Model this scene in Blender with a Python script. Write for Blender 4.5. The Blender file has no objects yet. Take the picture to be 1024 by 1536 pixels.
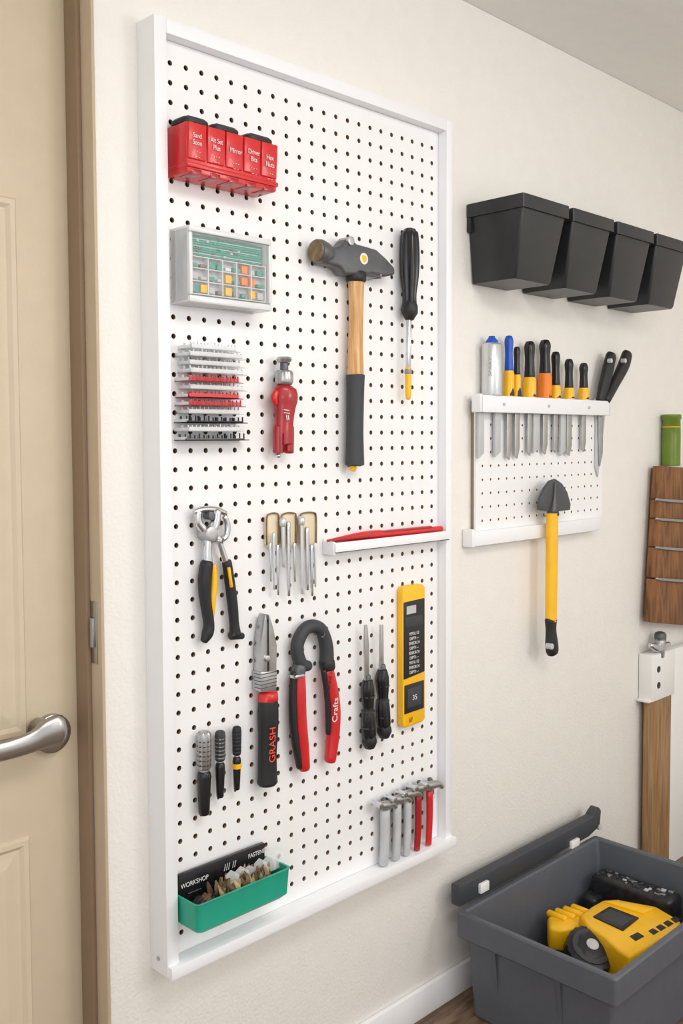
import bpy, bmesh, math, random
from mathutils import Vector, Matrix
random.seed(7)
S=1.2                      # metres per modelling unit
F=1456.0
sc=bpy.context.scene
try:
    sc.view_settings.view_transform='Standard'
except Exception: pass
# ---------------------------------------------------------------- camera
CH=1.03
CAM=Vector((-0.723,-1.10,CH))
th=math.radians(3.0); ro=math.radians(0.25); PY=660.4+F*math.tan(th)
ca=math.radians(44.85)
r0=Vector((math.cos(ca),-math.sin(ca),0)); f0=Vector((math.sin(ca),math.cos(ca),0))
fw=f0*math.cos(th)-Vector((0,0,math.sin(th)))
up=f0*math.sin(th)+Vector((0,0,math.cos(th)))
RT=r0*math.cos(ro)-up*math.sin(ro)
UP=up*math.cos(ro)+r0*math.sin(ro)
FW=fw
cd=bpy.data.cameras.new("camera"); co=bpy.data.objects.new("camera",cd)
sc.collection.objects.link(co); sc.camera=co
cd.sensor_fit='VERTICAL'; cd.sensor_height=36; cd.lens=36*F/1536
cd.shift_y=-(768-PY)/1536; cd.clip_start=0.02
m=Matrix((RT,UP,-FW)).transposed().to_4x4(); m.translation=CAM*S
co.matrix_world=m
# survey conversion: photo measurement -> point on the plane `off` metres in front of the wall
def P(u,v,off=0.0):
    d=FW*F+RT*(u-512)+UP*(PY-v)
    return CAM+d*((-off-CAM.y)/d.y)
def Q(u,v,z):
    d=FW*F+RT*(u-512)+UP*(PY-v)
    return CAM+d*((z-CAM.z)/d.z)
def M(p): return (p-CAM).dot(FW)/F
# ---------------------------------------------------------------- materials
def C(r,g,b):
    def l(c):
        c/=255.0
        return c/12.92 if c<=0.04045 else ((c+0.055)/1.055)**2.4
    return (l(r),l(g),l(b),1)
def mat(name,rgb,rough=.5,metal=0.,bump=0.,bs=200.,var=.05,vs=25.,coat=0.):
    m=bpy.data.materials.new(name); m.use_nodes=True
    nt=m.node_tree; b=nt.nodes['Principled BSDF']
    c=C(*rgb)
    tc=nt.nodes.new('ShaderNodeTexCoord')
    n=nt.nodes.new('ShaderNodeTexNoise'); n.inputs['Scale'].default_value=vs; n.inputs['Detail'].default_value=4
    nt.links.new(tc.outputs['Object'],n.inputs['Vector'])
    r=nt.nodes.new('ShaderNodeValToRGB')
    r.color_ramp.elements[0].position=.3; r.color_ramp.elements[1].position=.7
    r.color_ramp.elements[0].color=(c[0]*(1-var),c[1]*(1-var),c[2]*(1-var),1)
    r.color_ramp.elements[1].color=(min(1,c[0]*(1+var)),min(1,c[1]*(1+var)),min(1,c[2]*(1+var)),1)
    nt.links.new(n.outputs['Fac'],r.inputs['Fac']); nt.links.new(r.outputs['Color'],b.inputs['Base Color'])
    b.inputs['Roughness'].default_value=rough; b.inputs['Metallic'].default_value=metal
    if coat: b.inputs['Coat Weight'].default_value=coat
    if bump:
        n2=nt.nodes.new('ShaderNodeTexNoise'); n2.inputs['Scale'].default_value=bs; n2.inputs['Detail'].default_value=3
        nt.links.new(tc.outputs['Object'],n2.inputs['Vector'])
        bp=nt.nodes.new('ShaderNodeBump'); bp.inputs['Strength'].default_value=bump; bp.inputs['Distance'].default_value=.002
        nt.links.new(n2.outputs['Fac'],bp.inputs['Height']); nt.links.new(bp.outputs['Normal'],b.inputs['Normal'])
    return m
def wood(name,a,b_,scale=(60,60,4),rough=.5):
    m=bpy.data.materials.new(name); m.use_nodes=True
    nt=m.node_tree; b=nt.nodes['Principled BSDF']
    tc=nt.nodes.new('ShaderNodeTexCoord'); mp=nt.nodes.new('ShaderNodeMapping'); mp.inputs['Scale'].default_value=scale
    n=nt.nodes.new('ShaderNodeTexNoise'); n.inputs['Scale'].default_value=2.; n.inputs['Detail'].default_value=6; n.inputs['Distortion'].default_value=.8
    r=nt.nodes.new('ShaderNodeValToRGB'); r.color_ramp.elements[0].position=.35; r.color_ramp.elements[1].position=.65
    r.color_ramp.elements[0].color=C(*a); r.color_ramp.elements[1].color=C(*b_)
    nt.links.new(tc.outputs['Object'],mp.inputs['Vector']); nt.links.new(mp.outputs['Vector'],n.inputs['Vector'])
    nt.links.new(n.outputs['Fac'],r.inputs['Fac']); nt.links.new(r.outputs['Color'],b.inputs['Base Color'])
    b.inputs['Roughness'].default_value=rough
    return m
def clear(name,rgb,fac):
    m=mat(name,rgb,.12,var=.02); nt=m.node_tree
    b=nt.nodes['Principled BSDF']; o=nt.nodes['Material Output']
    t=nt.nodes.new('ShaderNodeBsdfTransparent'); x=nt.nodes.new('ShaderNodeMixShader'); x.inputs[0].default_value=fac
    nt.links.new(t.outputs[0],x.inputs[1]); nt.links.new(b.outputs[0],x.inputs[2]); nt.links.new(x.outputs[0],o.inputs[0])
    return m
mWall=mat('wall_paint',(239,236,230),.75,bump=.6,bs=170,var=.012)
mCeil=mat('ceiling_paint',(238,236,232),.85,bump=.7,bs=140,var=.012)
mTrim=mat('white_trim',(242,242,243),.4,var=.01)
mFrame=mat('frame_white',(243,244,247),.4,var=.01)
mPeg=mat('pegboard_white',(242,242,243),.42,bump=.08,bs=300,var=.01)
mHole=mat('hardboard_edge',(150,124,98),.8,var=.1)
mHoleShade=mat('hole_shade_brown',(150,132,112),.9)  # brown stands in for the shade seen through the peg holes
mDoor=mat('door_beige',(208,193,168),.5,bump=.12,bs=150,var=.02)
mJamb=mat('jamb_tan',(190,172,148),.5,bump=.1,var=.03)
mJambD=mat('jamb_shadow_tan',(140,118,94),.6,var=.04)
mFloor=wood('floor_wood',(92,72,56),(140,114,92),(4,30,30),.45)
mChrome=mat('chrome',(212,214,217),.22,1.,var=.04)
mSteel=mat('steel',(182,182,182),.38,.9,bump=.1,var=.12)
mNickel=mat('satin_nickel',(178,176,174),.3,1.,var=.04)
mDark=mat('cast_steel',(98,100,104),.42,.5,bump=.15,var=.15)
mBlade=mat('dark_blade',(84,86,90),.4,.5,bump=.1,var=.12)
mBlk=mat('black_rubber',(30,30,32),.5,bump=.1,bs=400,var=.15)
mBlkG=mat('black_gloss',(24,24,27),.25,var=.1)
mGrip=mat('charcoal_grip',(58,60,64),.6,bump=.2,bs=500,var=.08)
mBin=mat('black_bin_plastic',(38,39,42),.36,bump=.06,bs=300,var=.08)
mTote=mat('grey_tote_plastic',(86,90,98),.5,bump=.12,bs=350,var=.05)
mToteD=mat('dark_tote_plastic',(58,61,67),.5,bump=.1,bs=350,var=.05)
mRed=mat('red_plastic',(208,34,38),.32,var=.05,coat=.2)
mRedD=mat('dark_red_plastic',(168,22,32),.32,var=.06,coat=.3)
mYel=mat('yellow_plastic',(248,190,10),.35,var=.04,coat=.2)
mOrg=mat('orange_plastic',(238,130,30),.4,var=.04)
mBlue=mat('blue_plastic',(24,84,190),.35,var=.05)
mTeal=mat('teal_plastic',(34,166,138),.4,var=.04)
mTealC=mat('teal_card',(62,158,140),.6,var=.2,vs=150)
mGreen=mat('olive_glass',(104,128,32),.25,var=.08)
mWhiteP=mat('white_plastic',(236,236,234),.4,var=.01)
mInk=mat('white_ink',(225,225,225),.6,var=.01)
mRedInk=mat('orange_ink',(240,80,50),.5,var=.01)
mGrey=mat('grey_plastic',(142,144,146),.45,var=.06)
mGreyL=mat('light_grey_plastic',(192,194,196),.45,var=.06)
mMilk=mat('milky_plastic',(222,224,226),.25,var=.02,coat=.3)
mCream=mat('cream_plastic',(228,212,182),.5,var=.05)
mBrown=mat('brown_bits',(110,88,60),.7,bump=.4,var=.4,vs=90)
mTan=mat('tan_bristle',(168,150,112),.7,bump=.4,var=.35,vs=90)
mSpeck=mat('speckled_black',(34,34,38),.35,bump=.8,bs=60,var=.5,vs=70)
mRust=mat('worn_brass',(130,112,84),.5,.5,bump=.3,var=.3,vs=80)
mWoodH=wood('ash_handle',(196,142,84),(226,184,128),(70,70,5),.4)
mWoodB=wood('brown_wood',(92,58,30),(146,98,56),(30,30,4),.55)
mWoodP=wood('post_wood',(134,100,62),(168,134,92),(40,40,3),.6)
mClear=clear('clear_plastic',(235,238,240),.08)
mCase=clear('case_plastic',(240,241,242),.38)
mFrost=clear('frosted_plastic',(244,245,246),.6)
mRedT=clear('red_tinted_plastic',(200,60,66),.6)
mStripe=mat('silver_can',(214,216,218),.3,.6,var=.05)
# ---------------------------------------------------------------- mesh tools
def mk(vs,fs,mt,smooth=False,bev=0,seg=2,ang=40,name='part',mi=None):
    me=bpy.data.meshes.new(name); me.from_pydata([tuple(v) for v in vs],[],fs)
    mts=mt if isinstance(mt,list) else [mt]
    for q in mts: me.materials.append(q)
    if mi: me.polygons.foreach_set('material_index',mi)
    bm=bmesh.new(); bm.from_mesh(me)
    bmesh.ops.recalc_face_normals(bm,faces=bm.faces)
    if bev>0:
        es=[e for e in bm.edges if len(e.link_faces)==2 and e.calc_face_angle(0)>math.radians(25)]
        try: bmesh.ops.bevel(bm,geom=es,offset=bev,segments=seg,profile=.5,affect='EDGES',clamp_overlap=True)
        except Exception as ex: print('bevel',ex)
    bm.to_mesh(me); bm.free()
    if smooth or bev>0:
        me.polygons.foreach_set('use_smooth',[True]*len(me.polygons))
        me.set_sharp_from_angle(angle=math.radians(ang))
    o=bpy.data.objects.new(name,me); sc.collection.objects.link(o)
    return o
def box(x0,x1,o0,o1,z0,z1,mt,bev=0.,seg=2):
    y0,y1=-o1,-o0
    v=[(x0,y0,z0),(x1,y0,z0),(x1,y1,z0),(x0,y1,z0),(x0,y0,z1),(x1,y0,z1),(x1,y1,z1),(x0,y1,z1)]
    f=[(0,1,2,3),(4,5,6,7),(0,1,5,4),(1,2,6,5),(2,3,7,6),(3,0,4,7)]
    return mk(v,f,mt,bev=bev,seg=seg)
def fr(uL,vt,vb,uR,off):
    a=P(uL,vt,off); b=P(uL,vb,off); c=P(uR,(vt+vb)/2,off)
    return (a.x+b.x)/2,c.x,b.z,a.z
def boxf(uL,vt,vb,uR,o0,o1,mt,bev=0.,seg=2):
    x0,x1,z0,z1=fr(uL,vt,vb,uR,o1)
    return box(x0,x1,o0,o1,z0,z1,mt,bev,seg)
def prismw(pts,o0,o1,mt,bev=0.,seg=2):
    n=len(pts); v=[(x,-o1,z) for x,z in pts]+[(x,-o0,z) for x,z in pts]
    f=[tuple(range(n)),tuple(range(n,2*n))]+[(i,(i+1)%n,(i+1)%n+n,i+n) for i in range(n)]
    return mk(v,f,mt,bev=bev,seg=seg)
def prism(pts,o0,o1,mt,bev=0.,seg=2,smooth=0):
    w=[P(u,v,o1) for u,v in pts]; w=[(p.x,p.z) for p in w]
    return prismw(w,o0,o1,mt,bev,seg)
def crv(a,b,c,d,t):
    return .5*((2*b)+(c-a)*t+(2*a-5*b+4*c-d)*t*t+(3*b-a-3*c+d)*t**3)
def tubew(pts,mt,flat=1.,seg=16,flute=0,fa=.12,sub=4,rnd=.5,smooth=True,ang=50):
    c=[Vector((p[0],p[1],p[2],p[3])) for p in pts]
    if sub>1 and len(c)>2:
        q=[]
        for i in range(len(c)-1):
            a=c[max(i-1,0)];b=c[i];d=c[i+1];e=c[min(i+2,len(c)-1)]
            for s in range(sub): q.append(crv(a,b,d,e,s/sub))
        q.append(c[-1]); c=q
    cs=[Vector(p[:3]) for p in c]; rs=[max(p[3],1e-5) for p in c]
    ts=[]
    for i in range(len(cs)):
        a=cs[max(i-1,0)]; b=cs[min(i+1,len(cs)-1)]
        t=(b-a)
        if t.length<1e-7: t=Vector((0,0,-1))
        ts.append(t.normalized())
    if rnd:
        t=ts[0]; r=rs[0]; c0=cs[0]
        cs=[c0-t*r*rnd,c0-t*r*rnd*.7]+cs; rs=[r*.45,r*.82]+rs; ts=[t,t]+ts
        t=ts[-1]; r=rs[-1]; c0=cs[-1]
        cs=cs+[c0+t*r*rnd*.7,c0+t*r*rnd]; rs=rs+[r*.82,r*.45]; ts=ts+[t,t]
    V=[];Fc=[]
    for c_,r,t in zip(cs,rs,ts):
        ref=Vector((0,1,0)) if abs(t.y)<.8 else Vector((0,0,1))
        b=t.cross(ref).normalized(); n=b.cross(t).normalized()
        for k in range(seg):
            a=2*math.pi*k/seg; rr=r*(1+ (fa*math.cos(flute*a) if flute else 0))
            V.append(c_+b*rr*math.cos(a)+n*rr*flat*math.sin(a))
    N=len(cs)
    for i in range(N-1):
        for k in range(seg):
            k2=(k+1)%seg; Fc.append((i*seg+k,i*seg+k2,(i+1)*seg+k2,(i+1)*seg+k))
    Fc.append(tuple(range(seg))); Fc.append(tuple((N-1)*seg+k for k in range(seg)))
    return mk(V,Fc,mt,smooth=smooth,ang=ang)
B=.022
def tube(pts,mt,base=B,flat=1.,off=None,**k):
    w=[]
    for p in pts:
        o=p[3] if len(p)>3 else off
        q=P(p[0],p[1],o if o is not None else base)
        r=p[2]/2*M(q)
        if o is None:
            q=P(p[0],p[1],base+r*flat)
        w.append((q.x,q.y,q.z,r))
    return tubew(w,mt,flat=flat,**k)
def cyl(u,v,w,o0,o1,mt,seg=24,w2=None,rnd=.08):
    q=P(u,v,o1); r=w/2*M(q); r2=(w2 or w)/2*M(q)
    return tubew([(q.x,-o0,q.z,r2),(q.x,-o1,q.z,r)],mt,seg=seg,sub=1,rnd=rnd,ang=35)
def loft(rings,mt,cap0=True,cap1=True,smooth=True,ang=35):
    n=len(rings[0]); V=[p for r in rings for p in r]; Fc=[]
    for i in range(len(rings)-1):
        for k in range(n):
            k2=(k+1)%n; Fc.append((i*n+k,i*n+k2,(i+1)*n+k2,(i+1)*n+k))
    if cap0: Fc.append(tuple(range(n)))
    if cap1: Fc.append(tuple((len(rings)-1)*n+k for k in range(n)))
    return mk(V,Fc,mt,smooth=smooth,ang=ang)
def rr(x0,x1,o0,o1,z,r,n=5):
    y0,y1=-o1,-o0; out=[]
    for cx,cy,a0 in ((x1-r,y1-r,0),(x0+r,y1-r,90),(x0+r,y0+r,180),(x1-r,y0+r,270)):
        for i in range(n):
            a=math.radians(a0+90*i/(n-1)); out.append((cx+r*math.cos(a),cy+r*math.sin(a),z))
    return out
def txt(s,u,v,h,off,mt,rot=0.,sx=1.):
    cu=bpy.data.curves.new('t','FONT'); cu.body=s; cu.align_x='CENTER'; cu.align_y='CENTER'; cu.extrude=.02
    o=bpy.data.objects.new('t',cu); sc.collection.objects.link(o)
    bpy.context.view_layer.update()
    me=bpy.data.meshes.new_from_object(o.evaluated_get(bpy.context.evaluated_depsgraph_get()))
    bpy.data.objects.remove(o)
    p=P(u,v,off+.0003); k=h*M(p)
    me.transform(Matrix.Translation(p)@Matrix.Rotation(math.radians(rot),4,'Y')@Matrix.Rotation(math.radians(90),4,'X')@Matrix.Diagonal((k*sx,k,.01,1)))
    me.materials.clear(); me.materials.append(mt)
    o=bpy.data.objects.new('lettering',me); sc.collection.objects.link(o); return o
def merge(objs,name='part'):
    bm=bmesh.new(); mats=[]
    for o in objs:
        me=o.data; idx=[]
        for q in me.materials:
            if q not in mats: mats.append(q)
            idx.append(mats.index(q))
        for p in me.polygons: p.material_index=idx[p.material_index] if idx else 0
        bm.from_mesh(me); bpy.data.objects.remove(o)
    me=bpy.data.meshes.new(name); bm.to_mesh(me); bm.free()
    for q in mats: me.materials.append(q)
    o=bpy.data.objects.new(name,me); sc.collection.objects.link(o); return o
groups=[]
class G:
    def __init__(s,name): s.name=name; s.parts=[]; groups.append(s)
    def __call__(s,o,n): s.parts.append((o,n)); return o
def solo(o,name):
    g=G(name); g(o,name); return g
def peg(g,u,v,o1,base=B):
    q=P(u,v,base)
    g(tubew([(q.x,-base-.0004,q.z,.0016),(q.x,-o1,q.z,.0016),(q.x,-o1-.002,q.z+.006,.0016)],mChrome,seg=8,sub=1,rnd=0),'peg_hook')
# ---------------------------------------------------------------- room
CEIL=1.812; XR=1.85; YB=3.0
xo=P(152,760,0).x
XL=-1.7
solo(box(xo,XR,-.12,0,0,CEIL,mWall,.003),'wall_back')
g=G('wall_left_section')
g(box(XL,-.95,-.12,0,0,CEIL,mWall),'side_piece'); g(box(-.95,xo,-.12,0,1.72,CEIL,mWall),'header')
solo(box(XR,XR+.1,-.12,YB,0,CEIL,mWall),'wall_right')
solo(box(XL,XR+.1,-.12,YB,-.08,0,mFloor),'floor')
solo(box(XL,XR+.1,-.12,YB,CEIL,CEIL+.08,mCeil),'ceiling')
solo(box(xo+.002,XR,0,.010,0,.055,mTrim,.003),'baseboard_back')
# door + jamb
g=G('trim_1')
g(box(xo-.005,xo,-.12,.003,0,1.72,mJamb,.0015),'jamb')
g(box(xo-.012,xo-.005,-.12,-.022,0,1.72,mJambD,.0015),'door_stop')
g(box(-.95,xo,-.12,0,1.70,1.72,mJamb),'head_jamb')
g=G('strike_plate')
g(box(xo-.0062,xo-.005,-.024,-.006,P(121,1000,-.012).z,P(121,905,-.012).z,mNickel,.0005),'plate')
g(box(xo-.0095,xo-.006,-.019,-.011,P(121,975,-.012).z,P(121,930,-.012).z,mSteel,.001),'lip')
g=G('door_1')
dx=P(111,760,-.05).x
g(box(-.93,dx,-.09,-.05,.006,1.70,mDoor,.002),'slab')
def panel(x0,x1,z0,z1):
    fs=-.05
    def ring(i,o): return [(x0+i,-o,z0+i),(x1-i,-o,z0+i),(x1-i,-o,z1-i),(x0+i,-o,z1-i)]
    g(loft([ring(0,fs),ring(.003,fs+.004),ring(.009,fs+.004),ring(.014,fs-.0),ring(.020,fs+.0005),ring(.034,fs+.003)],mDoor,False,True,smooth=False),'raised_panel')
xp=P(33,760,-.05).x
panel(-.80,xp,P(28,1106,-.05).z,P(28,298,-.05).z)
panel(-.80,xp,.12,P(36,1256,-.05).z)
g=G('door_handle')
g(cyl(80,1101,58,-.05,-.041,mNickel,32,rnd=.15),'rosette')
g(cyl(80,1101,40,-.045,-.004,mNickel,24,w2=30,rnd=.3),'hub')
g(tube([(88,1094,48,-.002),(72,1100,44,-.002),(52,1111,34,-.002),(25,1121,31,-.002),(-10,1130,30,-.002),(-60,1139,28,-.002)],mNickel,flat=.5,seg=24),'lever')
# ---------------------------------------------------------------- main pegboard
FX0=P(241,760,.04).x; FX1=P(678,720,.04).x
FZ1=(P(228,18,.04).z+P(678,182,.04).z)/2; FZ0=(P(252,1460,.04).z+P(678,1272,.04).z)/2
T=.019
g=G('pegboard_frame')
g(box(FX0,FX0+T,0,.04,FZ0,FZ1,mFrame,.0012),'left_rail')
g(box(FX1-T*.85,FX1,0,.04,FZ0,FZ1,mFrame,.0012),'right_rail')
g(box(FX0+T,FX1-T*.85,0,.04,FZ1-T,FZ1,mFrame,.0012),'top_rail')
g(box(FX0+.002,FX1+.004,0,.048,FZ0-.002,FZ0+.015,mFrame,.0012),'bottom_ledge')
g(tubew([(FX0+.0005,-.02,FZ0+.02,.003),(FX0-.0015,-.02,FZ0+.02,.003)],mSteel,seg=12,sub=1,rnd=.1),'frame_screw')
def pegboard(x0,x1,z0,z1,of,t,pitch,r,name,seg=12):
    nx=int((x1-x0-.008)/pitch); nz=int((z1-z0-.008)/pitch)
    mx=(x1-x0-nx*pitch)/2; mz=(z1-z0-nz*pitch)/2
    V=[];Fc=[];mi=[]
    for i in range(nx):
        for j in range(nz):
            cx=x0+mx+(i+.5)*pitch; cz=z0+mz+(j+.5)*pitch; h=pitch/2; b=len(V)
            xa=x0 if i==0 else cx-h; xb=x1 if i==nx-1 else cx+h
            za=z0 if j==0 else cz-h; zb=z1 if j==nz-1 else cz+h
            cor=[(xb,zb),(xa,zb),(xa,za),(xb,za)]
            for y in (-of,-of+t):
                for a in cor: V.append((a[0],y,a[1]))
                for k in range(seg):
                    a=math.radians(45)+2*math.pi*k/seg
                    V.append((cx+r*math.cos(a),y,cz+r*math.sin(a)))
            q=seg//4; n=4+seg
            for s in (0,n):
                for c in range(4):
                    ring=[b+s+4+((c*q+k)%seg) for k in range(q,-1,-1)]
                    Fc.append(tuple([b+s+c,b+s+(c+1)%4]+ring)); mi.append(0 if s==0 else 1)
            for k in range(seg):
                k2=(k+1)%seg; Fc.append((b+4+k,b+4+k2,b+n+4+k2,b+n+4+k)); mi.append(1)
            for c,cond in ((0,j==nz-1),(1,i==0),(2,j==0),(3,i==nx-1)):
                if cond: Fc.append((b+c,b+(c+1)%4,b+n+(c+1)%4,b+n+c)); mi.append(0)
    me=bpy.data.meshes.new(name); me.from_pydata(V,[],Fc); me.materials.append(mPeg); me.materials.append(mHole)
    me.polygons.foreach_set('material_index',mi)
    bm=bmesh.new(); bm.from_mesh(me)
    bmesh.ops.remove_doubles(bm,verts=bm.verts,dist=1e-5)
    bmesh.ops.recalc_face_normals(bm,faces=bm.faces)
    bm.to_mesh(me); bm.free()
    o=bpy.data.objects.new(name,me); sc.collection.objects.link(o); return o
solo(pegboard(FX0+T+.0005,FX1-T*.85-.0005,FZ0+.0155,FZ1-T-.0005,B-.0003,.004,.0254,.0036,'pegboard',16),'pegboard')
solo(box(FX0+T+.0005,FX1-T*.85-.0005,.0005,.002,FZ0+.0155,FZ1-T-.0005,mHoleShade),'pegboard_hole_shade')  # added sheet over the wall; its colour gives the holes their shade
# --- red parts organizer
g=G('red_parts_organizer')
x0,x1,z0,z1=fr(283,176,256,418,.072)
def rx(t): return x0+(x1-x0)*t
g(box(x0,x1,B,.067,z0,z1-.002,mRed,.003),'body')
g(box(x0-.001,x1+.001,B,.070,z0+(z1-z0)*.10,z0+(z1-z0)*.20,mRed,.002),'lower_band')
for i in range(5):
    a=rx(i/5)+.0008; b=rx((i+1)/5)-.0008
    pr=[(a,-.064,z0+.016),(b,-.064,z0+.016),(b,-.064,z1-.003),(a,-.064,z1-.003),
        (a+.001,-.0690,z0+.018),(b-.001,-.0690,z0+.018),(b-.0005,-.0715,z1-.004),(a+.0005,-.0715,z1-.004)]
    g(mk(pr,[(0,1,2,3),(4,5,6,7),(0,1,5,4),(1,2,6,5),(2,3,7,6),(3,0,4,7)],mRed,bev=.001),'bin_front_%d'%(i+1))
    g(box(a+.006,b-.006,.04,.0675,z0-.001,z0+.006,mRedD,.001),'foot_%d'%(i+1))
for i,(u,v,s) in enumerate([(296,214,'Sand\nSoon'),(325,222,'Alt Set\nPlus'),(354,232,'Mirror'),(381,239,'Driver\nBits'),(405,247,'Hex\nNuts')]):
    g(txt(s,u,v-5,10.5,.0715,mInk,sx=.8),'lettering_%d'%(i+1))
    g(txt('- - -\n-- -',u,v+17,8,.0705,mInk),'small_print_%d'%(i+1))
for i,(a,b) in enumerate([(.0,.27),(.30,.60),(.68,.99)]):
    a=rx(a);b=rx(b)
    g(loft([rr(a+.002,b-.002,.028,.064,z1-.003,.012),rr(a,b,.026,.067,z1-.002,.012),rr(a,b,.026,.067,z1+.003,.012),rr(a+.003,b-.003,.029,.064,z1+.006,.01)],mBlk),'cap_%d'%(i+1))
    g(box(a+.008,b-.006,.03,.06,z1+.005,z1+.008,mGrip,.0015),'cap_grip_%d'%(i+1))
# --- clear organizer case
g=G('clear_organizer_case')
x0,x1,z0,z1=fr(284,336,452,408,.064)
W_=x1-x0;H_=z1-z0
def fx(t): return x0+W_*t
def fz(t): return z1-H_*t
g(box(x0,x1,B,.024,z0,z1,mFrost,.0009),'back_panel')
g(box(x0,x1,.0245,.060,z0,z0+.004,mFrost,.001),'bottom_wall'); g(box(x0,x1,.0245,.060,z1-.004,z1,mFrost,.001),'top_wall')
g(box(x0,x0+.002,.0245,.060,z0+.004,z1-.004,mCase,.0005),'left_wall'); g(box(x1-.003,x1,.0245,.060,z0+.004,z1-.004,mFrost,.001),'right_wall')
for nm,(a,b,c,d) in {'rim_top':(0,1,0,.085),'rim_bottom':(0,1,.905,1),'rim_left':(0,.045,.085,.905),'rim_right':(.96,1,.085,.905)}.items():
    g(box(fx(a),fx(b),.057,.064,fz(d),fz(c),mMilk,.0025),nm)
g(box(fx(.045),fx(.96),.0600,.0612,fz(.9),fz(.09),mClear),'clear_lid')
g(box(fx(.05),fx(.95),.040,.052,fz(.36),fz(.10),mTealC,.001),'teal_insert')
g(box(fx(.05),fx(.95),.040,.050,fz(.89),fz(.37),mGreyL,.001),'inner_tray')
g(box(fx(.0),fx(.98),.032,.034,fz(.97),fz(.03),mFrost,.0005),'middle_sheet')
for i in range(7):
    zz=.14+i*.031
    g(box(fx(.08+.02*(i%3)),fx(.92-.05*(i%2)),.052,.0535,fz(zz+.011),fz(zz),(mGreyL,mTeal,mTealC)[i%3]),'strip_%d'%i)
for k in range(16):
    a=.08+random.random()*.8; zz=.13+random.random()*.2
    g(box(fx(a),fx(a+.03),.052,.054,fz(zz+.03),fz(zz),random.choice([mDark,mGreyL,mTeal]),.0003),'component')
for t in (.38,.53,.70,.87):
    g(box(fx(.05),fx(.95),.050,.0585,fz(t+.014),fz(t),mMilk,.0005),'shelf')
for t in (.05,.24,.41,.58,.76,.94):
    g(box(fx(t),fx(t)+.0014,.050,.0585,fz(.88),fz(.38),mMilk),'divider')
for r_ in range(3):
    for c_ in range(9):
        a=.07+c_*.098; zt=(.41,.57,.74)[r_]
        mt=random.choice([mGrey,mGreyL,mDark,mRust,mTealC,mGreyL,mMilk,mTealC])
        if (r_,c_) in ((2,1),(1,4),(2,4),(2,7)): mt=mYel
        if (r_,c_) in ((1,6),(0,6),(1,7)): mt=mOrg
        h=.11 if mt in (mYel,mOrg) else random.uniform(.04,.1)
        g(box(fx(a),fx(a+random.uniform(.055,.085)),.048,.0565,fz(zt+.11),fz(zt+.11-h),mt,.0008),'component')
g.parts=[(merge([o for o,n in g.parts if n in('component','shelf','divider')]),'small_components')]+[(o,n) for o,n in g.parts if n not in('component','shelf','divider')]
# --- stack of comb trays
g=G('stacked_bit_trays')
lay=[(522,287,372,mFrost),(533,285,381,mFrost),(546,284,378,mFrost),(558,286,382,mFrost),(571,284,376,mRedT),(583,285,382,mFrost),
     (596,283,376,mRed),(608,284,380,mRedT),(620,283,377,mFrost),(634,281,383,mBlk),(647,283,378,mFrost),(661,279,385,mDark)]
for i,(v,a,b,mt) in enumerate(lay):
    of=.052+.004*math.sin(i*2.1)
    x0=P(a,v,of).x; x1=P(b-8,v,of).x; z=P(a,v,of).z
    L=x1-x0
    V=[(x0,-B,z),(x0,-of,z),(x1-.012,-of,z),(x1+.006,-of+.012,z),(x1,-B,z)]
    V=V+[(p[0],p[1],z+.0012) for p in V]
    dk=mt in (mBlk,mDark)
    g(mk(V,[(0,1,2,3,4),(5,6,7,8,9)]+[(j,(j+1)%5,(j+1)%5+5,j+5) for j in range(5)],mt),'card')
    g(box(x0,x1-.012,of-.0015,of,z,z+(.003 if dk else .0060),mt),'lip')
    g(box(x0,x0+.001,B,of,z,z+.005,mFrost),'lip')
    for kk in range(14):
        xx=x0+.002+kk*(L-.012)/13
        hh=.006+.003*random.random()
        tm={mBlk:mGrip,mDark:mGrip,mRed:mRed,mRedT:mRed}.get(mt,mMilk)
        g(box(xx,xx+.0011,of-.006,of-.004,z+.001,z+.001+hh,tm),'tooth')
        if kk%2==0: g(box(xx,xx+.0018,of-.02,of-.017,z+.001,z+.001+hh,random.choice([mMilk,tm])),'tooth')
g.parts=[(merge([o for o,n in g.parts]),'stacked_bit_trays')]
# --- red nozzle tool
g=G('red_spray_nozzle')
g(tube([(426,536,20),(426,539,24),(426,543,20)],mSteel,off=.04,sub=1,rnd=.1),'knob')
g(tube([(426,544,12),(426,556,13)],mDark,off=.04,sub=1),'stem')
g(tube([(426,556,22),(426,559,27),(426,573,27),(426,577,23)],mSteel,off=.04,sub=1,flute=12,fa=.04,seg=48,rnd=.1),'collar')
g(tube([(427,580,30),(427,584,37),(428,592,41),(428,600,41),(427,612,36),(426,630,32),(425,648,32),(425,665,32)],mRedD,off=.04,flat=.75,seg=28,rnd=.15),'body')
g(tube([(417,640,16),(417,660,16),(417,679,16)],mRedD,off=.04,rnd=.2),'left_leg')
g(tube([(433,640,16),(433,660,16),(433,679,15)],mRedD,off=.04,rnd=.2),'right_leg')
g(tube([(414,588,10),(411,596,11),(413,606,8)],mRed,off=.042),'shoulder_lug')
g(tube([(425,650,2),(425,678,2)],mBlk,off=.0535,seg=6),'split_line')
g(txt('//=',430,622,16,.0535,mInk,rot=80),'logo')
g(tube([(417,683,9),(417,685,8)],mChrome,off=.04,sub=1),'tip')
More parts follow.
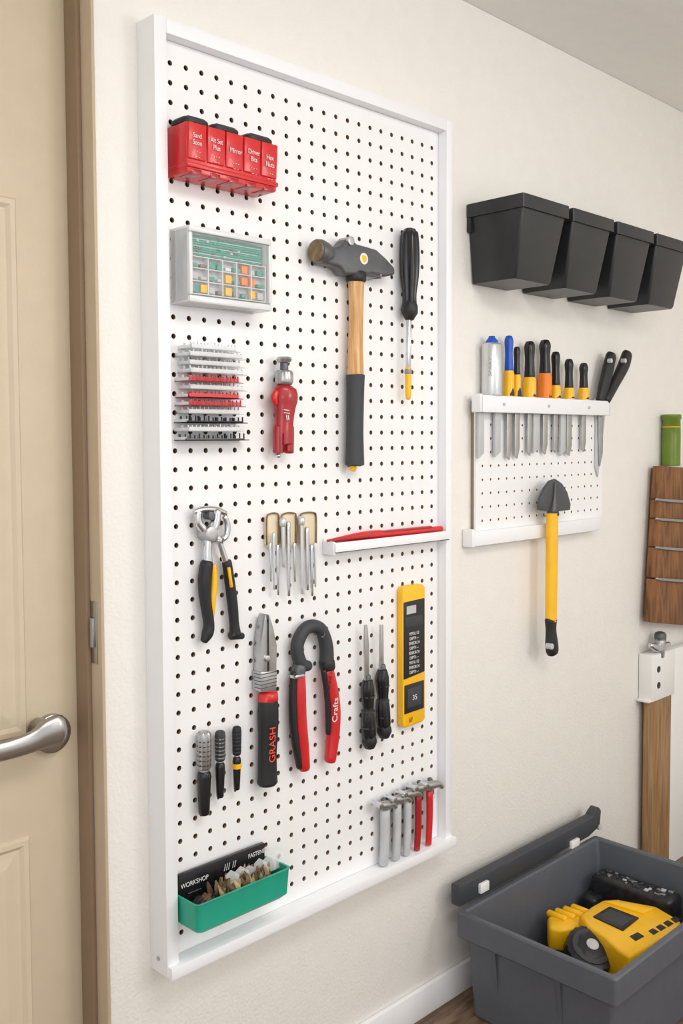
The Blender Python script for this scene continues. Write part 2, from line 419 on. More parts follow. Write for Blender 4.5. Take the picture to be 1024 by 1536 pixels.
# --- hammer
g=G('claw_hammer')
hd=[(483,366),(500,370),(513,368),(521,357),(529,356),(535,365),(556,371),(566,374),(580,387),(593,401),(594,412),(578,415),(558,410),(552,412),(518,412),(512,401),(498,397),(483,394)]
g(prism(hd,B+.004,.050,mDark,.005,3),'head')
a=P(475,376,.043);b=P(490,380,.042);r=17*M(a)
g(tubew([(a.x,a.y,a.z,r),(a.x+.005,a.y,a.z,r*1.05),(b.x-.004,b.y,b.z,r*.95),(b.x+.006,b.y,b.z,r*.7)],mDark,sub=1,seg=24,rnd=.05),'poll')
g(tubew([(a.x-.004,a.y,a.z,r*.9),(a.x-.001,a.y,a.z,r)],mRust,sub=1,seg=24,rnd=.05),'striking_face')
g(cyl(527,361,13,.03,.053,mSteel,16),'eye_pin')
g(cyl(546,388,17,.048,.0505,mWhiteP),'sticker'); g(cyl(546,388,11,.049,.0512,mYel),'sticker_dot')
g(tube([(534,409,34),(534,421,34)],mBlk,off=.038,sub=1,rnd=.2,flat=.8),'collar')
g(tube([(534,420,27),(534,470,24),(533,520,25),(533,563,28)],mWoodH,off=.038,flat=.8,seg=24),'wooden_handle')
g(tube([(533,563,31),(533,580,29),(532,640,28),(532,670,29),(532,697,31)],mGrip,off=.038,flat=.85,seg=24,rnd=.15),'rubber_grip')
g(tube([(530,700,12),(529,706,10)],mYel,off=.038,sub=1,rnd=.2,flat=.8),'butt_tag')
peg(g,518,418,.047); peg(g,553,420,.047)
# --- large screwdriver
g=G('large_screwdriver')
g(tube([(614,347,19),(614,353,25),(614,385,28),(614,415,26),(614,440,20),(614,455,20)],mBlkG,off=.039,flute=6,fa=.10,seg=48),'handle')
g(tube([(614,455,22),(614,460,25),(614,470,25),(614,477,16)],mBlk,off=.039,sub=1),'collar')
g(tube([(613,476,8),(612,552,8)],mChrome,off=.039,sub=1),'shaft')
g(tube([(612,553,10),(612,592,9),(612,598,7)],mYel,off=.039,sub=1),'yellow_tip')
g(tube([(612,555,11),(612,560,11)],mGrey,off=.039,sub=1),'tip_ring')
# --- locking pliers
g=G('locking_pliers')
g(tube([(292,768,8),(305,764,10),(325,765,10),(338,770,8)],mChrome,off=.034),'top_bar')
g(tube([(297,768,12),(298,785,12),(308,798,15),(314,812,14)],mChrome,off=.034),'left_jaw')
g(tube([(325,767,14),(322,785,16),(316,800,16)],mChrome,off=.036),'right_jaw')
g(tube([(337,775,9),(341,790,10),(338,805,10),(326,812,10)],mChrome,off=.033),'hook_jaw')
g(cyl(318,801,22,B+.003,.046,mSteel),'pivot_bolt'); g(cyl(318,774,12,.03,.044,mDark),'adjuster')
g(tube([(312,808,13),(311,830,14),(312,850,15)],mChrome,off=.034),'left_shank')
g(tube([(327,806,8),(333,825,9),(340,848,10)],mChrome,off=.034),'right_shank')
g(tube([(310,845,20),(307,870,21),(308,900,18),(313,935,17),(311,950,18),(306,961,12)],mBlk,off=.034),'left_grip')
g(tube([(320,848,9),(321,870,11),(319,900,10),(319,925,5)],mYel,off=.037),'yellow_insert')
g(tube([(340,843,15),(344,870,16),(349,910,16),(351,935,15),(353,952,18)],mBlk,off=.034),'right_grip')
g(tube([(343,852,5),(347,880,5)],mYel,off=.044),'small_insert')
g(tube([(347,953,14),(363,954,10)],mBlk,off=.034,sub=1),'grip_toe')
peg(g,318,812,.045)
# --- pick set
g=G('hook_pick_set')
for a,b in ((400,418),(422,444),(450,474)):
    vt=771-(a-400)*.02
    g(prism([(a,vt+6),(a+4,vt),(b-4,vt-1),(b,vt+5),(b,vt+46),(b-4,vt+50),(a+4,vt+51),(a,vt+46)],B,.029,mCream,.0015),'holder_tab')
    g(tube([(a,vt+46,2.5,.031),(a,vt+8,2.5,.031),(a+4,vt,2.5,.031),(b-4,vt-1,2.5,.031),(b,vt+6,2.5,.031),(b,vt+44,2.5,.031)],mRust,seg=8),'wire_loop')
for i,(u,v0,v1,w) in enumerate([(410,800,884,5),(405,815,872,4),(416,818,892,5),(424,778,850,7),(432,784,893,7),(441,815,872,5),(452,776,890,7),(460,792,884,7),(467,818,893,6),(472,815,880,4)]):
    g(tube([(u,v0,w,.036),(u+.5,(v0+v1)/2,w*.9,.036),(u+1,v1,w*.7,.034)],mChrome if i%3 else mStripe,seg=10),'pick_%d'%(i+1))
    if i in (3,6): g(tube([(u,v0+2,w*1.6,.036),(u,v0+10,w*1.4,.036)],mStripe,seg=12),'pick_head_%d'%i)
# --- ledge shelf + red knife
g=G('ledge_shelf')
x0,x1,z0,z1=fr(501,815,831,674,.047)
g(box(x0,x1,B,.047,z0,z0+.003,mFrame,.001),'tray_base'); g(box(x0,x1,.0435,.047,z0,z1,mFrame,.001),'front_lip')
g(box(x0-.001,x0+.003,B,.047,z0-.002,z1+.002,mFrame,.001),'end_plate')
g(box(x0,FX1-.02,B,.025,z0,z1+.006,mFrame,.001),'back_plate')
zz=z0+.003
g=G('red_marking_knife')
p=P(492,806,.035); q=P(662,794,.035)
zc=z1+.003; yc=-.034
g(tubew([(p.x,yc,zc,.002),(p.x+.03,yc,zc+.0005,.0045),(p.x+.07,yc,zc+.002,.0065),(p.x+.11,yc,zc+.002,.0072),(p.x+.14,yc,zc+.001,.006),(q.x-.02,yc,zc,.0055),(q.x,yc,zc,.005)],mRed,flat=.9),'body')
g(tubew([(p.x-.004,yc-.003,zc,.0012),(p.x+.09,yc-.003,zc+.001,.0042)],mRedD,sub=1),'blade_cover')
g(box(p.x+.085,q.x-.03,.031,.039,zc+.004,zc+.0075,mRedD,.001),'clip'); g(box(p.x+.05,p.x+.15,.030,.038,zz+.0003,zc,mRedD),'stand')
# --- yellow stud finder
g=G('yellow_stud_finder')
o1=.036
out=[(604,886),(607,880),(618,878),(634,876),(638,880),(638,1078),(634,1083),(609,1092),(605,1091),(604,1086)]
g(prism(out,B,o1,mYel,.003,3),'body')
g(prism([(606,904),(637,897),(637,1007),(606,1020)],o1-.003,o1+.0012,mBlk,.001),'upper_face')
g(prism([(607,1029),(636,1020),(636,1062),(607,1072)],o1-.003,o1+.0012,mBlk,.001),'lower_face')
g(prism([(611,1034),(632,1027),(632,1056),(611,1063)],o1,o1+.0022,mGrip,.0006),'screen')
g(prism([(610,910),(624,907),(624,919),(610,922)],o1,o1+.0018,mGreyL),'window')
g(boxf(608,927,942,634,o1,o1+.002,mGrip,.0005),'button_pad')
for i in range(9):
    g(txt(random.choice(['SENSOR 24','DEPTH ---','METAL 1/2','ZERO SET']),621,950+i*7.2,6.5,o1+.0012,mInk,sx=.75),'label_%d'%i)
g(txt('35',622,1046,11,o1+.0023,mInk),'readout')
g(txt('///',616,1080,10,o1+.0003,mBlk),'mark')
# --- needle nose pliers
g=G('needle_nose_pliers')
g(prism([(399,920),(402,935),(402,1012),(401,1036),(391,1036),(391,1012),(391,970),(396,930)],.026,.042,mSteel,.002),'left_jaw')
g(prism([(404,921),(410,940),(416,968),(415,1012),(414,1036),(402,1036),(402,1000),(403,935)],.026,.041,mSteel,.002),'right_jaw')
g(prism([(402,930),(403,930),(404,1008),(402,1008)],.03,.0425,mBlk),'jaw_gap')
g(prism([(391,1008),(416,1006),(415,1038),(391,1039)],.024,.044,mSteel,.002),'joint')
for i in range(5): g(boxf(391,1012+i*5.2,1013.2+i*5.2,415,.03,.0446,mDark),'groove_%d'%i)
g(cyl(402,988,9,.03,.045,mChrome,16),'rivet')
g(tube([(402,1040,32),(402,1050,34)],mRed,off=.037,sub=1,flat=.8,rnd=.2),'red_band')
g(tube([(402,1050,31),(402,1070,34),(402,1100,32),(401,1130,30),(401,1160,31),(401,1174,33)],mBlk,off=.037,flat=.85,seg=24,rnd=.3),'handle')
g(txt('GRASH',409,1117,17,.0532,mRedInk,rot=-88,sx=1),'lettering')
# --- curved jaw pliers
g=G('curved_jaw_pliers')
g(tube([(462,999,16),(452,996,20),(446,980,20),(447,962,20),(457,944,20),(470,939,20),(482,946,20),(489,968,21),(490,998,22)],mGrip,off=.036,sub=5),'curved_jaw')
g(tube([(448,1000,22),(447,1012,20)],mDark,off=.036),'left_ferrule')
g(tube([(490,992,24),(491,1002,24)],mBlk,off=.036),'right_ferrule')
g(tube([(449,1014,17),(449,1040,20),(450,1080,20),(453,1115,20),(456,1152,18)],mRed,off=.037),'left_handle')
g(tube([(440,1010,11),(439,1060,13),(442,1105,13),(450,1150,12)],mBlk,off=.036),'left_handle_inlay')
g(tube([(491,1006,20),(497,1040,22),(500,1070,22),(499,1105,20),(495,1140,18)],mRed,off=.037),'right_handle')
g(tube([(485,1006,9),(491,1050,9),(492,1100,8)],mBlk,off=.040),'right_handle_inlay')
g(txt('Crafts',503,1065,15,.052,mInk,rot=-86),'lettering')
g(txt('++++',496,1020,12,.0515,mBlk,rot=-80),'knurl_mark')
g(boxf(443,1014,1019,457,.036,.049,mChrome,.001),'rivet_plate')
peg(g,470,952,.045)
# --- two slim screwdrivers
for (u,v0,v1,v2,w,mt) in ((551,938,1022,1119,20,mSteel),(573,937,1006,1103,19,mSteel)):
    g=G('slim_screwdriver')
    g(prism([(u-3,v0),(u,v0-1),(u+3,v0+30),(u+3,v1),(u-3,v1),(u-4,v0+30)] if u<560 else [(u-2,v0),(u+2,v0),(u+3,v1),(u-3,v1)],.035,.039,mt,.001),'shaft')
    g(tube([(u,v1-8,10),(u,v1,12)],mDark,off=.037,sub=1),'bolster')
    h=v2-v1
    g(tube([(u,v1,15),(u,v1+.12*h,20),(u+.5,v1+.3*h,18),(u+1,v1+.42*h,16),(u+1,v1+.55*h,20),(u+2,v1+.8*h,21),(u+3,v1+.86*h,18)],mBlkG,off=.037,flute=6,fa=.07,seg=36),'handle')
    g(tube([(u+3,v1+.87*h,21),(u+3,v2-6,23),(u+3,v2,18)],mBlk,off=.037,sub=1),'end_cap')
    for t in (.22,.45,.7): g(tube([(u+1,v1+t*h,w+1),(u+1,v1+t*h+2,w+1)],mGrip,off=.037,sub=1,rnd=.1),'ring')
# --- three small punches
for (u,v0,v1,w,kind) in ((306,1101,1219,20,0),(330,1099,1194,14,1),(355,1092,1183,12,2)):
    g=G('nail_punch')
    h=v1-v0
    g(tube([(u,v0,w),(u,v0+.06*h,w+1),(u,v0+.42*h,w)],(mSteel,mGrip,mBlk)[kind],off=B+.012,sub=1,flute=10,fa=.08,seg=40),'knurled_top')
    for t in (.08,.14,.2,.26,.32,.38): g(tube([(u,v0+t*h,w+1.5),(u,v0+t*h+1.5,w+1.5)],mGrip if kind!=1 else mSteel,off=B+.012,sub=1,rnd=.05),'knurl_ring')
    g(tube([(u,v0+.43*h,w-5),(u,v0+.5*h,w-5)],mSteel,off=B+.012,sub=1),'neck')
    g(tube([(u,v0+.5*h,w),(u,v0+.54*h,w+1),(u,v0+.9*h,w-2),(u,v1,w-3)],mBlkG,off=B+.012,sub=1),'sleeve')
    if kind==2: g(tube([(u,v0+.58*h,w+2),(u,v0+.66*h,w+2)],mYel,off=B+.012,sub=1,rnd=.05),'gold_band')
    g(tube([(u-w*.2,v1-2,w*.25),(u-w*.2,v1+4,w*.25)],mBlk,off=B+.012,sub=1),'prong')
# --- row of clamps
for i,(u,v0,v1,w,mt,hu) in enumerate([(577,1216,1287,17,mGreyL,580),(595,1207,1279,15,mGreyL,601),(611,1199,1273,14,mGreyL,617),(627,1190,1265,12,mRedD,633),(644,1186,1259,12,mRed,649)]):
    g=G('spring_clamp')
    of=.036
    zb=FZ0+.0155
    q=P(u,v0,of)
    r=w/2*M(q)
    g(tubew([(q.x,-of,q.z,r),(q.x,-of,(q.z+zb)/2,r*.95),(q.x-.003,-of,zb+r*.25,r*.9)],mt,sub=3,rnd=.2,flat=.8),'arm')
    g(tubew([(q.x+.006,-of+.006,q.z,r*.6),(q.x+.005,-of+.006,zb+.01,r*.6)],mSteel,sub=1,rnd=.2),'rear_arm')
    hv=v0-8
    g(tube([(hu-13,hv+2,9,of+.004),(hu-7,hv,12,of+.004),(hu,hv-1,13,of+.004),(hu+8,hv-2,10,of+.004),(hu+13,hv+2,8,of+.004)],mSteel),'jaw')
    g(tube([(hu-5,hv-10,7,of-.004),(hu-3,hv,9,of-.002),(hu-2,hv+12,8,of)],mDark),'spring')
    g(cyl(hu-8,hv+1,9,.03,.050,mChrome,16),'pad')
# --- teal tray
g=G('teal_parts_tray')
of=.080
x0,x1,z0,z1=fr(284,1362,1411,437,of)
x0=max(x0,FX0+T+.002)
z1=(P(284,1364,of).z+P(437,1301,of).z)/2; z0=(P(290,1409,of).z+P(437,1347,of).z)/2
g(loft([rr(x0+.008,x1-.008,B+.002,of-.008,z0,.008),rr(x0+.002,x1-.002,B+.001,of-.002,z0+.006,.008),rr(x0,x1,B,of,z1-.004,.008),rr(x0-.001,x1+.001,B,of+.002,z1,.008),
        rr(x0+.002,x1-.002,B+.002,of-.002,z1,.006),rr(x0+.006,x1-.006,B+.004,of-.006,z0+.006,.005)],mTeal),'shell')
g=G('label_card')
zt=(P(266,1312,.03).z+P(411,1257,.03).z)/2
g(box(x0+.004,x1-.010,.027,.034,z0+.008,zt,mBlkG,.001),'card')
g(txt('WORKSHOP',292,1323,10,.0342,mInk,sx=.9),'lettering')
g(txt('..........',292,1334,10,.0342,mGrey,sx=1.1),'small_print')
g(txt('/// //',345,1299,14,.0342,mInk),'stripes')
g(txt('FASTENERS',388,1279,9,.0342,mInk,sx=.9),'lettering_top')
g=G('brush_refill_bundle')
for k in range(60):
    t=random.random(); xx=x0+.052+t*(x1-x0-.066); oo=random.uniform(.042,.070)
    zz=z1-.012+random.uniform(-.004,.008); a=random.uniform(-.008,.008)
    g(tubew([(xx,-oo,zz-.010,.003),(xx+a,-oo+random.uniform(-.006,.006),zz+.006,random.uniform(.003,.005)),(xx+a*1.8,-oo+random.uniform(-.006,.006),zz+random.uniform(.012,.022),.0012)],random.choice([mTan,mBrown,mTan,mRust,mBrown]),seg=6,sub=2,rnd=.3,flat=.5),'b')
for k in range(16):
    xx=x0+.01+random.random()*.05; oo=random.uniform(.042,.07)
    g(tubew([(xx,-oo,z1-.022,.006),(xx+.012,-oo,z1-.012,.005)],random.choice([mBlk,mBrown,mDark]),seg=8,sub=1),'b')
for k in range(6):
    xx=x0+.07+k*.017; e=random.uniform(-.004,.004)
    g(mk([(xx,-.056,z1-.008),(xx+.016,-.060,z1-.006),(xx+.014,-.064,z1+.010+e),(xx+.006,-.055,z1+.016+e),(xx,-.050,z1+.009)],[(0,1,2,3,4)],mFrost),'b')
g(box(x0+.01,x1-.012,.036,.070,z0+.009,z1-.016,mBrown,.002),'b')
g.parts=[(merge([o for o,n in g.parts]),'brush_refill_bundle')]
# ---------------------------------------------------------------- black bins
for k in range(4):
    g=G('black_storage_bin')
    a=.690+k*.160; b=a+.146; z1=CH+.424; z0=CH+.283
    d=.125
    g(loft([rr(a+.018,b-.018,.001,d-.030,z0,.006),rr(a+.016,b-.016,.001,d-.027,z0+.004,.006),rr(a+.006,b-.006,.001,d-.006,z1-.024,.004),rr(a+.0,b-.0,.001,d,z1-.024,.004),rr(a,b,.001,d,z1-.001,.004),
        rr(a+.002,b-.002,.002,d-.002,z1,.003),rr(a+.008,b-.008,.004,d-.008,z1,.003),rr(a+.019,b-.019,.004,d-.032,z0+.006,.003)],mBin),'bin_shell')
    g(box(a+.002,b-.002,.0015,.01,z1-.05,z1-.002,mBin,.001),'hanging_cleat')
# ---------------------------------------------------------------- small pegboard + rack
x0,x1,z0,z1=fr(713,600,798,903,.012)
x1=P(903,720,.012).x
solo(pegboard(x0,x1,z0,z1,.012,.004,.0254,.0025,'small_pegboard',8),'small_pegboard')
solo(box(x0+.001,x1-.001,.0005,.0070,z0+.001,z1-.001,mHoleShade),'small_pegboard_hole_shade')  # added sheet, shade of the small holes put into its colour
g=G('small_pegboard_ledge')
a=P(712,805,.022)
zl0=P(712,820,.022).z; zl1=P(712,798,.022).z
g(box(a.x,P(901,790,.022).x,.0125,.022,zl0,zl1,mFrame,.0015),'ledge_bar')
g(box(a.x-.010,a.x-.001,.0005,.024,zl0-.001,zl1+.005,mFrame,.002),'end_cap')
g=G('tool_rack')
ra,rb,rz0,rz1=fr(722,592,618,915,.034)
g(box(ra,rb,.027,.034,rz0,rz1,mFrame,.0015),'front_rail')
g(box(ra,rb,.013,.028,rz1-.006,rz1-.001,mFrame,.001),'top_plate')
g(box(ra-.003,ra+.004,.013,.034,rz0,rz1+.002,mFrame,.0015),'end_plate'); g(box(rb-.004,rb+.003,.013,.034,rz0,rz1+.002,mFrame,.0015),'far_end_plate')
for i in range(3):
    q=ra+(rb-ra)*(.15+.33*i)
    g(tubew([(q,-.033,(rz0+rz1)/2,.003),(q,-.0355,(rz0+rz1)/2,.003)],mGreyL,sub=1,seg=12),'screw_%d'%i)
for u,vb,w in ((720,688,10),(745,686,10),(803,680,12),(843,684,10)):
    q=P(u,640,.020); h=w*.7*M(q)
    g(prismw([(q.x-h,rz1-.002),(q.x+h,rz1-.002),(q.x+h,P(u,vb,.02).z+.01),(q.x-h,P(u,vb,.02).z)],.017,.023,mGreyL,.001),'hanging_blade')
g=G('spray_can')
q=P(737,588,.020); r=.0190; zt=P(737,515,.020).z; yy=-.0202
g(tubew([(q.x,yy,rz1+.0005,r*.96),(q.x,yy,rz1+.003,r),(q.x,yy,zt-.004,r),(q.x,yy,zt,r*.85)],mStripe,sub=1,seg=32,rnd=.05),'can')
g(tubew([(q.x,yy,zt,r*.62),(q.x,yy,zt+.005,r*.58),(q.x,yy,zt+.010,r*.33),(q.x,yy,zt+.013,r*.3)],mBlue,sub=1,seg=20,rnd=.1),'cap')
g(txt('SPRAY',735,550,10,.0395,mGrey,rot=-90),'lettering')
def rackdriver(u,vt,vm,vb,w,mt1,mt2,vbl,bw,nm='rack_screwdriver'):
    g=G(nm); of=.020
    g(tube([(u,vt+2,w*.8),(u,vt+8,w),(u,(vt+vm)/2,w*.85),(u,vm,w)],mt1,off=of,flute=5,fa=.07,seg=30),'handle')
    q=P(u,vm,of)
    rp=w*.62*M(q)
    g(tubew([(q.x,-of,q.z,rp*.85),(q.x,-of,q.z-.006,rp),(q.x,-of,rz1-.0005,rp)],mt2,sub=1,seg=20,rnd=0),'ferrule')
    zb=P(u,vbl,of).z
    h=bw/2*M(q)*1.3
    g(prismw([(q.x-h,rz1),(q.x+h,rz1),(q.x+h,zb+.02),(q.x+h*.2,zb),(q.x-h,zb+.006)],of-.002,of+.002,mSteel,.0008),'blade')
    g(tubew([(q.x,-of-.001,q.z-.012,rp*.7),(q.x,-of-.0035,rz1+.001,rp*.8)],mBlk,sub=1,seg=10,rnd=.1),'ferrule_inlay')
rackdriver(763,504,556,588,13,mBlue,mYel,690,9)
rackdriver(775,520,562,588,10,mBlkG,mYel,688,10)
rackdriver(794,513,566,592,16,mBlkG,mYel,684,8)
rackdriver(817,511,560,592,17,mBlkG,mOrg,682,10)
rackdriver(833,528,578,595,13,mBlkG,mYel,680,9)
rackdriver(853,539,582,597,13,mBlkG,mYel,684,11)
rackdriver(875,545,582,599,13,mBlkG,mYel,678,9)
g=G('garden_shears')
g(tube([(916,534,20),(910,560,22),(904,585,20),(900,600,16)],mBlk,off=.024,flat=.7),'left_handle')
g(tube([(940,532,20),(935,548,22),(922,575,18),(910,600,14)],mBlk,off=.030,flat=.7),'right_handle')
g(cyl(917,541,7,.03,.038,mGreyL,12),'left_hole'); g(cyl(938,541,7,.036,.045,mGreyL,12),'right_hole')
g(prism([(893,598),(910,600),(905,650),(897,716),(893,700),(894,640)],.0125,.0165,mGreyL,.001),'blade')
g(prism([(897,598),(906,600),(904,680),(900,700)],.017,.0215,mSteel,.001),'second_blade')
# ---------------------------------------------------------------- yellow shaft spade on the wall
g=G('yellow_handled_spade')
of=.040
g(prism([(833,718),(843,725),(851,738),(856,756),(855,765),(840,767),(822,767),(808,765),(810,748),(817,732),(825,721)],of-.004,of+.002,mBlade,.0015,2),'blade')
g(tube([(832,724,3,of+.003),(831,745,6,of+.003),(829,768,14,of+.002)],mBlade),'rib')
g(tube([(829,762,18),(829,772,22)],mGrip,off=of,sub=1,flat=.8),'socket')
g(tube([(828,770,21),(827,850,21),(826,932,20)],mYel,off=of,flat=.8,seg=24,rnd=.1),'shaft')
g(tube([(826,930,23),(826,945,20),(827,965,24),(828,976,24)],mBlk,off=of,flat=.7,seg=24,rnd=.6),'end_grip')
g(cyl(828,970,9,of,of+.0125,mGreyL,16),'hanging_hole')
q=P(829,776,.03)
g(tubew([(q.x-.004,-.0122,q.z+.002,.0025),(q.x-.004,-of,q.z+.002,.0025)],mChrome,sub=1,seg=8,rnd=0),'hanging_pin')
# ---------------------------------------------------------------- right-hand things
g=G('wooden_slat_rack')
def slat(a,b,name):
    def edge(v): return 993-(v-697)*14/235
    g(prism([(edge(a),a),(1075,a+6),(1075,b+8),(edge(b),b)],.012,.036,mWoodB,.0015),name)
for i,(a,b) in enumerate([(699,748),(750,777),(779,820),(822,867),(869,934)]): slat(a,b,'slat_%d'%(i+1))
g(prism([(994,702),(1070,707),(1070,936),(982,928)],.001,.030,mWoodB),'core')
for v in (749,778,821,868):
    g(tube([(984,v,4,.037),(1004,v+2,5,.039),(1075,v+7,5,.039)],mNickel),'wire_band')
g=G('green_bottle')
q=P(1006,699,.022); zt=P(1006,622,.022).z; r=13.5*M(q)
g(tubew([(q.x,-.022,q.z+.001,r),(q.x,-.022,(q.z*.4+zt*.6),r),(q.x,-.022,zt-.012,r*.95),(q.x,-.022,zt-.010,r*1.05),(q.x,-.022,zt,r*1.03)],mGreen,sub=1,seg=24,rnd=.05),'neck')
g(tubew([(q.x,-.022,zt-.03,r*1.03),(q.x,-.022,zt-.028,r*1.03)],mYel,sub=1,seg=24,rnd=.05),'label_ring')
# post from the floor, outlet box on it
g=G('wooden_post')
a=P(974,1160,.03).x; b=P(1004,1160,.03).x
g(box(a,b,.012,.032,0.001,P(985,1050,.03).z,mWoodP,.002),'post')
g=G('outlet_box')
x0,x1,z0,z1=fr(978,984,1046,1012,.036)
zp=P(985,1050,.03).z
g(box(x0,x1,.001,.036,zp+.001,z1,mWhiteP,.003),'housing')
g(box(x0-.010,x1+.004,.001,.034,zp+.001,zp+.007,mWhiteP,.002),'flange')
for v in (1006,1030): g(cyl(988,v-2,10,.034,.0368,mBlk,16),'socket')
g(tube([(975,968,8,.03),(987,972,14,.03),(1002,966,8,.03)],mChrome),'bracket'); g(tube([(990,962,16,.03),(990,984,12,.03)],mSteel,sub=1),'clamp')
g(tube([(990,952,18,.025),(990,966,16,.025)],mDark,sub=1),'stem')
g=G('white_panel_board')
g(box(b+.004,b+.14,.012,.030,.001,P(1006,975,.03).z,mWhiteP,.003),'board')
# ---------------------------------------------------------------- tote
tx0,tx1,to0,to1,tz=.606,1.074,.048,.362,.194
def tr(i,z,r=.007): return rr(tx0+i,tx1-i,to0+i,to1-i,z,r)
g=G('storage_tote')
g(loft([tr(.026,.001),tr(.022,.006),tr(.014,.142),tr(.004,.146),tr(.0,.150),tr(-.0,tz-.003),tr(.002,tz),tr(.010,tz),tr(.013,tz-.003),tr(.018,.165),tr(.032,.012,.006)],mTote,ang=30),'shell')
for yy in (to0+.07,to0+.20):
    g(mk([(tx0+.026,-yy,.006),(tx0+.026,-yy-.008,.006),(tx0+.008,-yy-.008,.146),(tx0+.008,-yy,.146),(tx0+.034,-yy,.006),(tx0+.034,-yy-.008,.006),(tx0+.018,-yy-.008,.146),(tx0+.018,-yy,.146)],
        [(0,1,2,3),(4,5,6,7),(0,1,5,4),(1,2,6,5),(2,3,7,6),(3,0,4,7)],mTote),'side_rib')
g=G('tote_hinge_rail')
lz0,lz1=.195,.236
lx0=tx0+.012
g(prismw([(lx0,lz0),(tx1-.02,lz0),(tx1+.024,lz0+.01),(tx1+.030,lz1+.002),(tx1+.020,lz1+.012),(tx1+.004,lz1+.004),(tx1-.004,lz1-.002),(lx0,lz1-.002)],.026,.047,mToteD,.003,2),'rail')
q=P(724,1331,.048); g(box(q.x-.012,q.x+.014,.043,.053,q.z-.008,q.z+.010,mWhiteP,.002),'latch_1')
q=P(861,1266,.048); g(box(q.x-.016,q.x+.014,.043,.053,q.z-.008,q.z+.010,mWhiteP,.002),'latch_2')
g(cyl(900,1241,9,.04,.0485,mGreyL,12),'pivot')
g=G('black_tool_bag')
bx0,bx1=tx1-.085,tx1-.033
g(box(bx0,bx1,to0+.040,to1-.10,.013,.150,mSpeck,.010,3),'bag_body')
g(box(bx0-.03,bx1-.03,to0+.034,to0+.07,.013,.115,mSpeck,.008,3),'bag_end')
for k in range(34):
    xx=bx0+.006+random.random()*.034; yy=to0+.05+random.random()*.14
    g(box(xx,xx+.004+random.random()*.006,yy,yy+.004+random.random()*.008,.149,.1525,random.choice([mGreyL,mSteel,mGrip,mGrip]),.0008),'bit')
g.parts=[g.parts[0],g.parts[1],(merge([o for o,n in g.parts if n=='bit']),'loose_bits')]
g=G('power_tool_case')
g(box(tx0+.05,bx0-.006,to0+.12,to1-.05,.0125,.070,mToteD,.006,3),'case')
g=G('yellow_power_tool')
def slab(pts,z0,z1,mt,bev,nm,tp=.0):
    w=[Q(u,v,z1) for u,v in pts]; n=len(w)
    c=sum(w,Vector())/n
    V=[(p.x+(c.x-p.x)*tp,p.y+(c.y-p.y)*tp,z1) for p in w]+[(p.x,p.y,z0) for p in w]
    g(mk(V,[tuple(range(n)),tuple(range(n,2*n))]+[(i,(i+1)%n,(i+1)%n+n,i+n) for i in range(n)],mt,bev=bev,seg=3),nm)
slab([(866,1372),(885,1358),(903,1348),(925,1347),(985,1358),(1023,1380),(1022,1392),(985,1412),(945,1436),(925,1424),(905,1406),(880,1390)],.072,.140,mYel,.007,'housing',.02)
slab([(866,1378),(1020,1392),(985,1418),(945,1442),(922,1428),(890,1402)],.071,.100,mBlk,.003,'lower_housing')
slab([(820,1374),(848,1360),(874,1361),(884,1376),(874,1386),(845,1394),(822,1391)],.080,.125,mYel,.008,'grip')
for k in range(4):
    q=Q(830+k*12,1371-k*3,.127); g(tubew([(q.x,q.y+.010,q.z-.002,.007),(q.x,q.y-.026,q.z-.002,.007)],mYel,sub=1,seg=12),'finger_ridge_%d'%k)
slab([(889,1374),(914,1359),(958,1376),(934,1395)],.135,.1425,mBlkG,.001,'display')
slab([(897,1374),(915,1364),(950,1377),(932,1389)],.14,.1430,mGrip,.0005,'display_glass')
slab([(908,1352),(926,1349),(980,1362),(964,1369)],.135,.144,mYel,.002,'top_rail')
for t in range(4): slab([(972+t*11,1396-t*6),(979+t*11,1392-t*6),(988+t*11,1397-t*6),(980+t*11,1402-t*6)],.138,.1408,mBlk,.0003,'mark_%d'%t)
slab([(944,1404),(956,1398),(966,1404),(953,1411)],.138,.1410,mBlk,.0003,'logo_mark')
q=Q(884,1424,.110)
ax=Vector((-.28,-.45,1)).normalized()
def wheel(rr_,a,b,mt,**k):
    c=Vector((q.x,q.y,.104))
    p0=c+ax*a; p1=c+ax*b
    g(tubew([(p0.x,p0.y,p0.z,rr_*1.03),(p1.x,p1.y,p1.z,rr_)],mt,sub=1,seg=40,rnd=.1,**k),'motor_wheel')
wheel(.044,-.014,.014,mBlkG,flute=20,fa=.02); wheel(.035,.014,.019,mGrip); wheel(.026,.019,.022,mBlk,flute=8,fa=.06); wheel(.011,.022,.025,mGreyL)
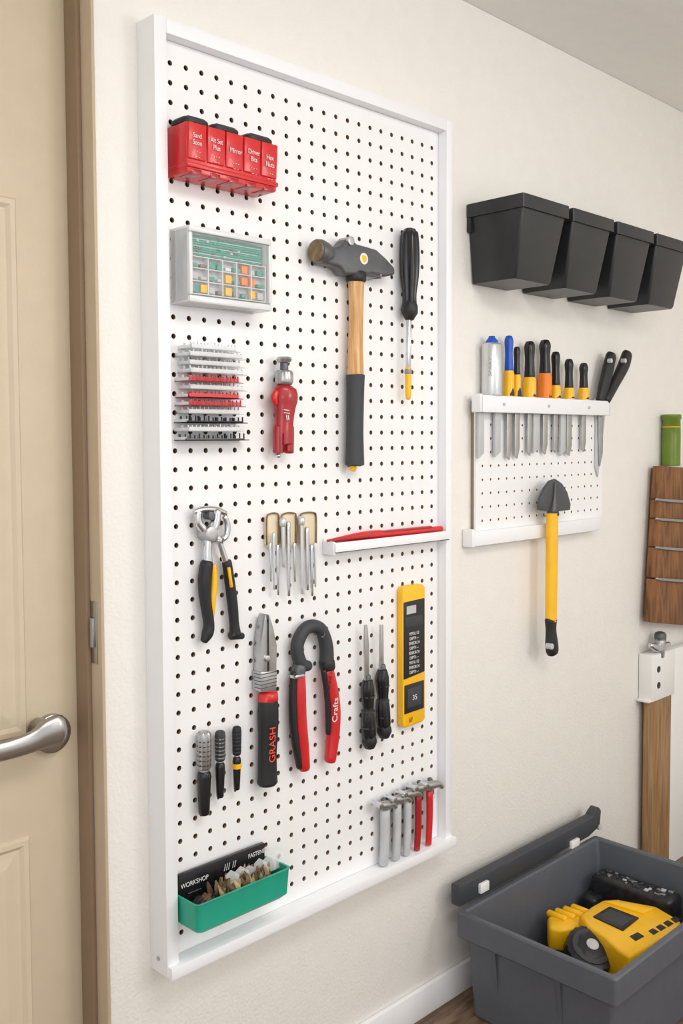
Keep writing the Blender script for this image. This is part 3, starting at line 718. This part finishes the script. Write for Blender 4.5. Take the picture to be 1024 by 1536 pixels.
# ---------------------------------------------------------------- finalise
bpy.context.view_layer.update()
for g in groups:
    objs=[]
    for o,n in g.parts:
        if o is None: continue
        o.data.transform(Matrix.Scale(S,4)); objs.append((o,n))
    lo=Vector((1e9,)*3); hi=-lo
    for o,n in objs:
        vs=[v.co for v in o.data.vertices]
        l=Vector([min(v[i] for v in vs) for i in range(3)]); h=Vector([max(v[i] for v in vs) for i in range(3)])
        o['c']=list((l+h)/2)
        for i in range(3): lo[i]=min(lo[i],l[i]); hi[i]=max(hi[i],h[i])
    ce=(lo+hi)/2
    multi=len(objs)>1
    if multi:
        e=bpy.data.objects.new(g.name,None); e.empty_display_size=.05; sc.collection.objects.link(e); e.location=ce
    for o,n in objs:
        c=Vector(o['c']); del o['c']
        o.data.transform(Matrix.Translation(-c))
        if multi: o.parent=e; o.location=c-ce; o.name=n
        else: o.location=c; o.name=g.name
        o.data.name=o.name
# ---------------------------------------------------------------- light
w=bpy.data.worlds.new('world'); sc.world=w; w.use_nodes=True
w.node_tree.nodes['Background'].inputs[0].default_value=(1,.99,.975,1)
w.node_tree.nodes['Background'].inputs[1].default_value=1.0
def area(name,loc,tgt,sx,sy,e,col=(1,1,1)):
    l=bpy.data.lights.new(name,'AREA'); l.shape='RECTANGLE'; l.size=sx*S; l.size_y=sy*S; l.energy=e; l.color=col
    o=bpy.data.objects.new(name,l); sc.collection.objects.link(o); o.location=Vector(loc)*S
    o.rotation_euler=(Vector(tgt)-Vector(loc)).to_track_quat('-Z','Y').to_euler()
area('ceiling_light',(.1,-1.1,1.79),(.15,-.8,0),.9,.5,18,(1,.985,.96))
area('left_fill',(-1.5,-2.2,1.3),(.5,0,.9),1.2,1.2,13,(.98,.99,1))  # added unseen fill from behind left, no known window
l=bpy.data.lights.new('ceiling_fill','POINT'); l.energy=34; l.shadow_soft_size=.3; l.color=(1,.985,.96)  # added unseen point fill that brightens the ceiling
o=bpy.data.objects.new('ceiling_fill',l); sc.collection.objects.link(o); o.location=Vector((1.0,-1.9,1.35))*S
